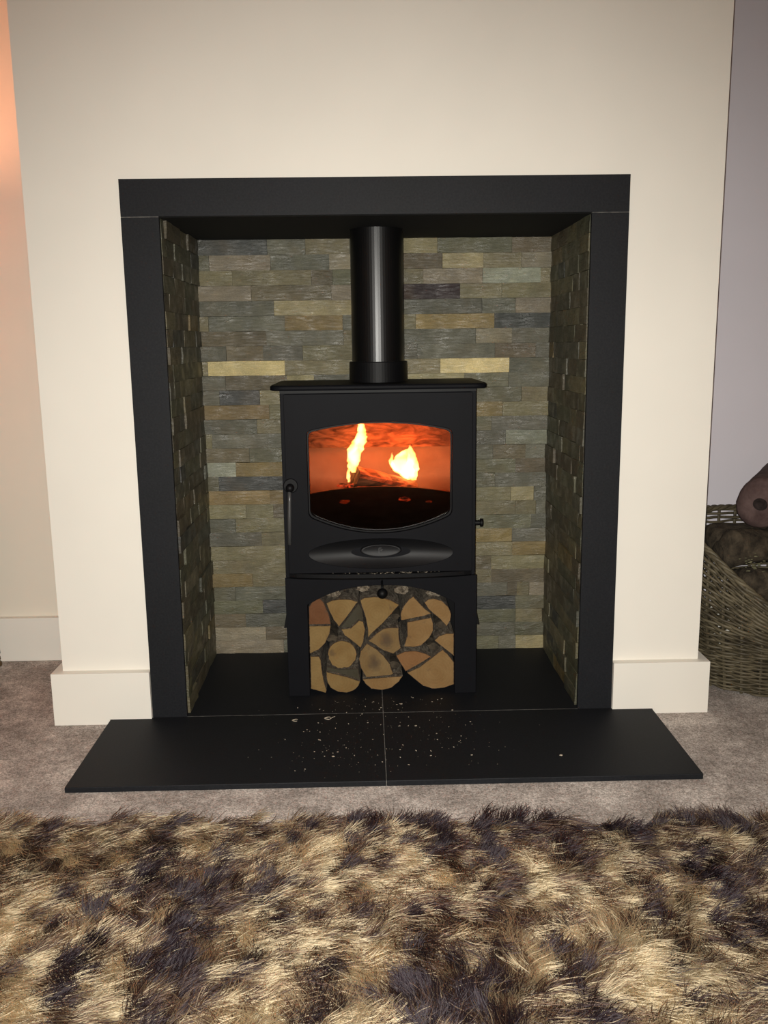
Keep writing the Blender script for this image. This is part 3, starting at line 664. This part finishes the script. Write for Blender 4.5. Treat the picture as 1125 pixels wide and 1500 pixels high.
for colk, poly, setback, label in LOGS:
    Y0 = 0.1085 + setback * 0.006 + rnd.uniform(0, 0.004)
    w_ = [tuple(at(*zp(*p), Y=Y0).xz) for p in poly]
    w_ = dense(w_); w_ = [(x, max(z, 0.0012)) for x, z in w_]
    cx = sum(p[0] for p in w_) / len(w_); cz = sum(p[1] for p in w_) / len(w_)
    loc = [(x - cx, z - cz) for x, z in w_]
    core = inset(loc, 0.0013 if colk != 'grey' else 0.0008)
    bm = prism(core, 0, 0.255)
    root = obj('split_log', bm, M['end_knot' if colk == 'stain' else 'end'], None, label=label, category='log', group='split logs in the stove log store')
    c = lin(WOOD[colk]); root.color = (c[0] * 0.86, c[1] * 0.88, c[2] * 0.95, 1)
    root.location = (cx, Y0, cz)
    # bark: a thin tube round the log starting a hair behind the sawn face
    bm = bmesh.new(); a0 = [bm.verts.new((x, 0.0015, z)) for x, z in inset(loc, 0.0012 if colk != 'grey' else 0.0007)]
    a1 = [bm.verts.new((x, 0.0005 + rnd.uniform(0, 0.0015), z)) for x, z in loc]
    rs = [a0, a1] + [[bm.verts.new((x + rnd.uniform(-.0004, .0004), 0.25 * k / 6, z + rnd.uniform(-.0004, .0004))) for x, z in loc] for k in range(1, 7)]
    for r_, q_ in zip(rs, rs[1:]):
        for i in range(len(loc)): bm.faces.new((r_[i], r_[(i + 1) % len(loc)], q_[(i + 1) % len(loc)], q_[i]))
    bmesh.ops.recalc_face_normals(bm, faces=bm.faces)
    bk = obj('bark', bm, M['rim'], root); bk.data.materials.append(M['bark'])
    for p in bk.data.polygons: p.material_index = 0 if p.center.y < 0.006 else 1
# split logs further back, bark side up, seen over the ends
for (u, v_, Y, r, lab) in ((487, 869, 0.135, 0.010, 'mottled birch bark log lying behind the top left ends of the log store'), (532, 861, 0.135, 0.009, 'mottled birch bark log behind the large fan-shaped end, left of the knob'),
                      (590, 864, 0.135, 0.011, 'mottled birch bark log lying behind, just right of the black knob'), (636, 868, 0.135, 0.011, 'mottled birch bark log behind the kidney-shaped end at top right'),
                      (578, 903, 0.13, 0.008, 'greenish bark log deep between the largest fan and the shark-fin log'), (647, 915, 0.13, 0.009, 'flaky bark log deep below the kidney-shaped end'),
                      (635, 947, 0.13, 0.009, 'grey bark log deep above the leaf-shaped orange end'), (577, 974, 0.13, 0.009, 'grey bark log deep between the stained wedge and the leaf-shaped end'), (484, 934, 0.13, 0.009, 'crumpled bark log deep above the small round log')):
    c = at(u, v_, Y=Y); bm = bmesh.new(); rs = []
    for k in range(7):
        rs.append([bm.verts.new((r * (1 + rnd.uniform(-.3, .3)) * 1.7 * math.cos(2 * PI * j / 14), 0.14 * k / 6, r * (1 + rnd.uniform(-.3, .25)) * math.sin(2 * PI * j / 14))) for j in range(14)])
    for a_, b_ in zip(rs, rs[1:]):
        for i in range(14): bm.faces.new((a_[i], a_[(i + 1) % 14], b_[(i + 1) % 14], b_[i]))
    bm.faces.new(rs[0]); bm.faces.new(rs[-1]); bmesh.ops.recalc_face_normals(bm, faces=bm.faces)
    o_ = obj('bark_log', bm, M['bark'] if r > 0.0095 or v_ < 870 else M['mossbark'], None, label=lab, category='log', group='bark logs at the back of the log store'); o_.location = (c.x, Y, min(c.z, 0.285))

# ------------------------------------------------------------------ debris on the hearth
for (u, v_, R_, lab) in ((432, 1055, 0.0065, 'pale curled wood shaving on the hearth, left of the other curl'), (480, 1052, 0.0075, 'pale curled wood shaving with a tail on the hearth, nearer the middle')):
    c = at(u, v_, Z=0.0018); b = bmesh.new()
    pts = [c + Vector((R_ * math.cos(a), R_ * 0.8 * math.sin(a), 0.0006 * math.sin(a * 2))) for a in [0.4 + 5.2 * k / 14 for k in range(15)]]
    if R_ > 0.007: pts.append(c + Vector((R_ * 1.5, 0.002, 0.001))); pts.append(c + Vector((R_ * 2.3, 0.007, 0.001)))
    tube(b, pts, [0.0006 + 0.0005 * math.sin(PI * i / (len(pts) - 1)) for i in range(len(pts))], 5)
    obj('wood_shaving', b, M['chip'], None, label=lab, category='wood shaving')
for (u, v_, s, lab) in ((588, 1031, 0.0024, 'pale flat wood chip on the hearth, just under the log store'), (609, 1063, 0.0022, 'wood chip on the right front slab, close to the centre joint'), (488, 1108, 0.002, 'wood chip alone on the left front slab of the hearth'),
                        (822, 1106, 0.0023, 'whitish chip lying far right on the hearth')):
    c = at(u, v_, Z=0.0008); b = bmesh.new()
    vs = [b.verts.new((s * (1 + rnd.uniform(-.3, .3)) * math.cos(a * PI / 3) * 1.4, s * (1 + rnd.uniform(-.3, .3)) * math.sin(a * PI / 3), z)) for z in (-0.0006, 0.0006) for a in range(6)]
    b.faces.new(vs[:6][::-1]); b.faces.new(vs[6:])
    for i in range(6): b.faces.new((vs[i], vs[(i + 1) % 6], vs[6 + (i + 1) % 6], vs[6 + i]))
    o_ = obj('wood_chip', b, M['chip'], None, label=lab, category='wood chip'); o_.location = c
b = bmesh.new()
for _ in range(300):
    cx, cy, sx, sy = rnd.choice(((485, 1105, 45, 22), (590, 1060, 70, 28), (540, 1030, 45, 8), (500, 1090, 60, 30), (640, 1080, 60, 25)))
    u, v_ = rnd.gauss(cx, sx), rnd.gauss(cy, sy)
    c = at(u, v_, Z=0.0)
    if not (HX0 + .02 < c.x < HX1 - .02 and HF + .01 < c.y < 0.085) or abs(c.y - JY) < .002: continue
    s = rnd.choice((0.0002, 0.0003, 0.0003, 0.0005, 0.0008)); a = rnd.uniform(0, PI); l = s * rnd.uniform(1, 2.6)
    i0 = len(b.verts); box(b, -l, l, -s, s, 0, s); b.verts.ensure_lookup_table()
    bmesh.ops.rotate(b, verts=b.verts[i0:], cent=(0, 0, 0), matrix=Matrix.Rotation(a, 3, 'Z')); bmesh.ops.translate(b, verts=b.verts[i0:], vec=(c.x, c.y, 0.0001))
obj('sawdust', b, M['chip'], None, label='fine pale sawdust crumbs scattered over the black hearth', category='sawdust', kind='stuff')

# ------------------------------------------------------------------ log basket in the right alcove
BC = Vector((1.04, 0.215)); RX, RY = 0.245, 0.195
bk = empty('log_basket', (BC.x, BC.y, FZ), 'round woven willow log basket with scooped front, in the alcove right of the chimney breast', 'basket')
RIMF = (0, 15, 30, 45, 60, 75, 90, 120, 150, 180); RIMZ = (.150, .205, .252, .300, .345, .375, .395, .420, .412, .408)
def rimz(a):      # height of the rim by the angle from the basket's front
    f = abs((math.degrees(a) - 270 + 180) % 360 - 180); return float(np.interp(f, RIMF, RIMZ))
def bpt(a, z, extra=0.0):
    k = 0.88 + 0.12 * min(1, max(0, (z - FZ) / 0.2)); return Vector((BC.x + (RX * k + extra) * math.cos(a), BC.y + (RY * k + extra) * math.sin(a), z))
NS = 30; b = bmesh.new()
for i in range(NS):
    a = 2 * PI * i / NS + 0.06; zt = rimz(a)
    tube(b, [bpt(a, FZ + 0.004 + (zt - FZ - 0.006) * k / 6) for k in range(7)], 0.0042, 6)
P('stakes', b, M['willow'], bk, kind='stuff')
b = bmesh.new(); NR = 50
for r in range(NR):
    tt = (r + 0.5) / NR; pts = []; ph = (r % 2) * PI; n = 240
    jz = [rnd.uniform(-0.0015, 0.0015) for _ in range(12)]
    for k in range(n + 1):
        a = 2 * PI * k / n; zt = rimz(a); lv = 0.10
        z = FZ + 0.005 + (tt / 0.4) * lv if tt < 0.4 else FZ + 0.005 + lv + (tt - 0.4) / 0.6 * (zt - lv - FZ - 0.008)
        z += jz[int(a / (2 * PI) * 12) % 12] * 0.6 + 0.0012 * math.sin(a * 7 + r * 1.7)
        pts.append(bpt(a, z, 0.0056 * math.sin((a - 0.06) * NS / 2 + PI / 2 + ph)))
    rr = rnd.uniform(0.0024, 0.0036) if tt < 0.4 else rnd.uniform(0.0032, 0.0045)
    tube(b, pts, rr, 5, caps=False)
P('weave', b, M['willow'], bk, kind='stuff', smooth=True)
b = bmesh.new()
for q in range(3):
    tube(b, [bpt(2 * PI * k / 160, rimz(2 * PI * k / 160) + 0.004 * math.sin(k * 0.8 + q * 2.1) - 0.001, 0.005 * math.cos(k * 0.8 + q * 2.1)) for k in range(161)], 0.0052, 6, caps=False)
P('rim', b, M['willow'], bk, smooth=True)
b = bmesh.new(); b_v = [b.verts.new(bpt(2 * PI * k / 40, FZ + 0.006, -0.004)) for k in range(40)]; b.faces.new(b_v); P('base', b, M['willow'], bk)
def rough_log(name, p0, p1, r0, r1, mat, label, amp=0.16, seg=20, nr=16, knot=None):
    root = empty(name, (p0 + p1) / 2, label, 'log', 'logs in the willow basket'); d = p1 - p0; sd = d.cross(Vector((0, 0, 1))); sd = sd.normalized() if sd.length > 1e-3 else Vector((1, 0, 0)); up = sd.cross(d).normalized()
    b = bmesh.new(); prev = None; phs = [rnd.uniform(0, 6) for _ in range(4)]
    for i in range(nr + 4):
        if i < 2: t_ = 0.0; sh = (0.55, 0.88)[i]; off = (-0.55, -0.3)[i] * r0 * 0.6
        elif i > nr + 1: t_ = 1.0; sh = (0.88, 0.55)[i - nr - 2]; off = 0.012
        else: t_ = (i - 2) / (nr - 1); sh = 1; off = 0
        ring = []
        for k in range(seg):
            a = 2 * PI * k / seg; rr = (r0 + (r1 - r0) * t_) * sh * (1 + amp * 0.5 * math.sin(2 * a + phs[0] + t_ * 2) + amp * 0.3 * math.sin(3 * a + phs[1] - t_ * 3) + rnd.uniform(-amp, amp) * 0.12)
            ring.append(b.verts.new(p0 + d * t_ + d.normalized() * off + sd * rr * math.cos(a) + up * rr * math.sin(a)))
        if prev:
            for k in range(seg): b.faces.new((prev[k], prev[(k + 1) % seg], ring[(k + 1) % seg], ring[k]))
        else: b.faces.new(ring[::-1])
        prev = ring
    b.faces.new(prev); bmesh.ops.recalc_face_normals(b, faces=b.faces)
    P('log_body', b, mat, root, smooth=True)
    if knot:
        b = bmesh.new(); c, r = knot; prev = None; dn = -d.normalized(); s2 = sd; u2 = up
        for q, (rr, o_) in enumerate(((1.0, 0.0), (0.95, 0.002), (0.7, 0.0015), (0.3, -0.001))):
            ring = [b.verts.new(c + s2 * r * rr * math.cos(2 * PI * k / 16) * 1.1 + u2 * r * rr * math.sin(2 * PI * k / 16) + dn * o_) for k in range(16)]
            if prev:
                for k in range(16): b.faces.new((prev[k], prev[(k + 1) % 16], ring[(k + 1) % 16], ring[k]))
            prev = ring
        b.faces.new(prev); bmesh.ops.recalc_face_normals(b, faces=b.faces); P('knot_hole', b, M['knot'], root)
    return root
c = at(1115, 738, Y=0.16)
top = rough_log('basket_log', c + Vector((0, 0, 0)), c + Vector((0.16, 0.20, 0.035)), 0.064, 0.064, M['umber'], 'purple-brown log with a round dark knot hole, topmost in the basket', 0.10, 24, 14,
          (c + Vector((-0.016, -0.030, 0.004)), 0.016))
rough_log('basket_log', Vector((0.880, 0.16, 0.345)), Vector((1.055, 0.21, 0.345)), 0.048, 0.050, M['mossbark'], 'mossy dark-barked log lying across, right under the knotted log', 0.35)
rough_log('basket_log', Vector((0.915, 0.155, 0.256)), Vector((1.15, 0.15, 0.235)), 0.052, 0.056, M['mossbark'], 'dark crumbly log low behind the scooped rim of the basket', 0.35)
rough_log('basket_log', Vector((0.90, 0.300, 0.335)), Vector((1.15, 0.300, 0.33)), 0.052, 0.05, M['mossbark'], 'dark log at the back of the basket, behind the mossy one', 0.2)
rough_log('basket_log', Vector((0.93, 0.2, 0.055)), Vector((1.17, 0.22, 0.06)), 0.055, 0.055, M['mossbark'], 'log at the very bottom of the basket behind the weave', 0.15)
rough_log('basket_log', Vector((1.135, 0.115, 0.325)), Vector((1.165, 0.235, 0.385)), 0.040, 0.042, M['umber'], 'smoother purple-brown log below right of the knotted one', 0.12)
b = bmesh.new()
for _ in range(22):
    u, v_ = rnd.gauss(1104, 12), rnd.gauss(822, 14); lump(b, at(u, v_, Y=0.078 + rnd.uniform(-.006, .012)), rnd.uniform(0.0012, 0.0028), 1, 0.4, (2.0, 1, 0.8))
obj('lichen', b, M['lichen'], None, label='pale lichen and moss flakes on the dark logs in the basket', category='lichen', kind='stuff')

# ------------------------------------------------------------------ side table and lamp at far left (only one foot is in view)
tb = empty('side_table', (-1.30, 0.20, FZ), 'dark oak table whose turned leg shows at the left edge beside the alcove skirting', 'table')
foot = at(1, 972, Y=0.385)
for k, (x, y) in enumerate(((foot.x - 0.0135, 0.385), (-1.60, 0.385), (foot.x - 0.02, 0.02), (-1.60, 0.02))):
    b = bmesh.new(); dx = -0.035 if k in (0, 2) else 0.035
    prof = [(0.010, 0), (0.0165, 0.004), (0.0170, 0.014), (0.0125, 0.018), (0.0155, 0.023), (0.0150, 0.030), (0.0122, 0.034), (0.0165, 0.040), (0.0155, 0.08), (0.0145, 0.2), (0.018, 0.45), (0.018, 0.55)]
    lathe(b, prof, (x, y, FZ), seg=20)
    for v in b.verts: v.co.x += dx * (v.co.z - FZ) / 0.25 * (0.35)
    P('leg', b, M['table'], tb)
P('table_top', bx(-1.64, foot.x - 0.06, 0.0, 0.42, FZ + 0.55, FZ + 0.575), M['table'], tb, bevel=0.003)
lp = empty('table_lamp', (-1.30, 0.20, FZ + 0.575), 'lamp with linen shade on the oak table, just outside the left edge', 'lamp')
b = bmesh.new(); lathe(b, [(0.06, 0), (0.06, 0.015), (0.02, 0.03), (0.045, 0.12), (0.05, 0.2), (0.012, 0.30), (0.010, 0.50)], (-1.30, 0.20, FZ + 0.5755)); P('base', b, M['table'], lp, smooth=True)
b = bmesh.new(); rs = [[b.verts.new((-1.30 + r * math.cos(2 * PI * k / 32), 0.20 + r * math.sin(2 * PI * k / 32), z)) for k in range(32)] for r, z in ((0.13, 1.06), (0.10, 1.262), (0.098, 1.262), (0.127, 1.064))]
b.faces.new(rs[3])
for i in range(4):
    for k in range(32): b.faces.new((rs[i][k], rs[i][(k + 1) % 32], rs[(i + 1) % 4][(k + 1) % 32], rs[(i + 1) % 4][k]))
P('lamp_shade', b, M['shade'], lp)

# ------------------------------------------------------------------ shaggy rug
RA = -0.040; RC = Vector((0.0, -0.528 - 0.475))       # centre
W2, D2 = 1.10, 0.475
rug = empty('shaggy_rug', (RC.x, RC.y, FZ), 'long-pile shaggy rug in shiny taupe, brown and purple, lying before the hearth', 'rug')
rug.rotation_euler = (0, 0, RA)
o_ = obj('rug_backing', bx(-W2, W2, -D2, D2, 0.0002, 0.006), simple('rug_backing_weave', (0.012, 0.008, 0.008), (0.03, 0.02, 0.018), 60), rug)
rng = np.random.default_rng(5)
def field(seed, lam, n=7):
    r = np.random.default_rng(seed); k = r.normal(size=(n, 2)) * 2 * np.pi / lam; p = r.uniform(0, 6.28, n)
    return lambda x, y: sum(np.sin(k[i, 0] * x + k[i, 1] * y + p[i]) for i in range(n)) / math.sqrt(n) * 1.2
fa, fb_, fc, fd, fe = field(1, 0.38), field(2, 0.11), field(3, 0.16), field(4, 0.30), field(8, 0.09)
sp = 0.0155; nx, ny = int(2 * W2 / sp), int(2 * D2 / sp)
gx, gy = np.meshgrid((np.arange(nx) + 0.5) / nx * 2 * W2 - W2, (np.arange(ny) + 0.5) / ny * 2 * D2 - D2)
tx = (gx + rng.uniform(-.006, .006, gx.shape)).ravel(); ty = (gy + rng.uniform(-.006, .006, gx.shape)).ravel(); NTf = tx.size
K = 52
th = 0.40 + 0.75 * fa(tx, ty) + 0.85 * fb_(tx, ty) + rng.normal(0, 0.30, NTf)
tone = 0.52 + 0.20 * fd(tx, ty) + 0.34 * fe(tx, ty) + rng.normal(0, 0.06, NTf)  # light and dark tufts: part of the pile's sheen put into its tone
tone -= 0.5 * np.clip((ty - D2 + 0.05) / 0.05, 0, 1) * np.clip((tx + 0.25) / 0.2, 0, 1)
lift = np.clip(0.16 + 0.18 * fc(tx, ty) + 0.8 * np.clip(0.40 - tone, 0, 1) + rng.normal(0, 0.08, NTf), 0.03, 0.9)     # 1 = standing tuft; the dark tufts stand
ln = (0.060 + 0.016 * rng.random(NTf)) * (1 - 0.42 * np.clip(lift, 0, 1))
rep = lambda a: np.repeat(a, K)
NF = NTf * K
rr = np.sqrt(rng.random(NF)) * 0.012; ra = rng.uniform(0, 2 * np.pi, NF)
x0 = np.clip(rep(tx) + rr * np.cos(ra), -W2 + 0.002, W2 - 0.002); y0 = np.clip(rep(ty) + rr * np.sin(ra), -D2 + 0.002, D2 - 0.002)
ths = rep(th) + rng.normal(0, 0.15, NF); L = rep(ln) * rng.uniform(0.75, 1.1, NF); lf = np.clip(rep(lift) + rng.normal(0, 0.06, NF), 0.02, 1)
e0 = np.clip(1.15 + 0.4 * lf, 0, 1.5); e1 = -0.15 + 1.15 * lf ** 1.6 + rng.normal(0, 0.10, NF); curl = rng.normal(0, 0.35, NF)
wph = rep(rng.uniform(0, 6.28, NTf)) + rng.normal(0, 0.4, NF); NPT = 7; pos = np.zeros((NF, NPT, 3)); pos[:, 0, 0] = x0; pos[:, 0, 1] = y0; pos[:, 0, 2] = 0.006
for i in range(1, NPT):
    t_ = (i - 0.5) / (NPT - 1); el = e0 + (e1 - e0) * min(1, t_ * 1.9) ** 0.8; an = ths + curl * t_ + 0.45 * np.sin(5.0 * t_ + wph)
    s_ = L / (NPT - 1)
    pos[:, i, 0] = pos[:, i - 1, 0] + s_ * np.cos(el) * np.cos(an); pos[:, i, 1] = pos[:, i - 1, 1] + s_ * np.cos(el) * np.sin(an)
    pos[:, i, 2] = np.maximum(pos[:, i - 1, 2] + s_ * np.sin(el), 0.008)
hc = bpy.data.hair_curves.new('rug_pile'); hc.add_curves([NPT] * NF)
hc.attributes['position'].data.foreach_set('vector', pos.astype(np.float32).ravel()) if 'position' in hc.attributes else hc.points.foreach_set('position', pos.astype(np.float32).ravel())
ra_ = hc.attributes.get('radius') or hc.attributes.new('radius', 'FLOAT', 'POINT')
ra_.data.foreach_set('value', np.tile(np.array([.00036, .00036, .00036, .00036, .00034, .00028, .00012], dtype=np.float32), NF))
tn = hc.attributes.new('tone', 'FLOAT', 'CURVE'); tn.data.foreach_set('value', (rep(tone) + rng.normal(0, 0.17, NF)).astype(np.float32))
m = NT('silky_rug_fibre'); m.n.remove(m.p)
at_ = m.add('ShaderNodeAttribute', attribute_name='tone')
colr_ = m.ramp(at_.outputs['Fac'], [(0.05, (0.010, 0.0065, 0.009)), (0.30, (0.024, 0.0125, 0.009)), (0.52, (0.065, 0.037, 0.022)), (0.74, (0.15, 0.105, 0.058)), (0.98, (0.30, 0.235, 0.135))])
ci = m.add('ShaderNodeHairInfo')
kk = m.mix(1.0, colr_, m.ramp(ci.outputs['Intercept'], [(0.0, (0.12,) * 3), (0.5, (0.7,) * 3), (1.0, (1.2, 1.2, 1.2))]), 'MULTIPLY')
hr = m.add('ShaderNodeBsdfHair'); hr.component = 'Reflection'; hr.inputs['RoughnessU'].default_value = 0.22; hr.inputs['RoughnessV'].default_value = 0.9
hb = m.add('ShaderNodeBsdfHairPrincipled'); hb.model = 'CHIANG'; hb.parametrization = 'COLOR'; m.l(kk, hb.inputs['Color']); hb.inputs['Roughness'].default_value = 0.25; hb.inputs['Radial Roughness'].default_value = 0.5
gold = m.ramp(at_.outputs['Fac'], [(0.08, (0.050, 0.036, 0.046)), (0.30, (0.10, 0.055, 0.042)), (0.50, (0.32, 0.20, 0.125)), (0.68, (1.0, 0.84, 0.55))])  # highlight colour by tone, sheen of the lying fibres painted in
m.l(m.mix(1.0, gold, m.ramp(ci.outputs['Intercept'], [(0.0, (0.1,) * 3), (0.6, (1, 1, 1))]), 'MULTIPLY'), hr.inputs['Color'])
mxs = m.add('ShaderNodeMixShader'); mxs.inputs[0].default_value = 0.5; m.l(hb.outputs[0], mxs.inputs[1]); m.l(hr.outputs[0], mxs.inputs[2])
m.l(mxs.outputs[0], m.out.inputs[0])
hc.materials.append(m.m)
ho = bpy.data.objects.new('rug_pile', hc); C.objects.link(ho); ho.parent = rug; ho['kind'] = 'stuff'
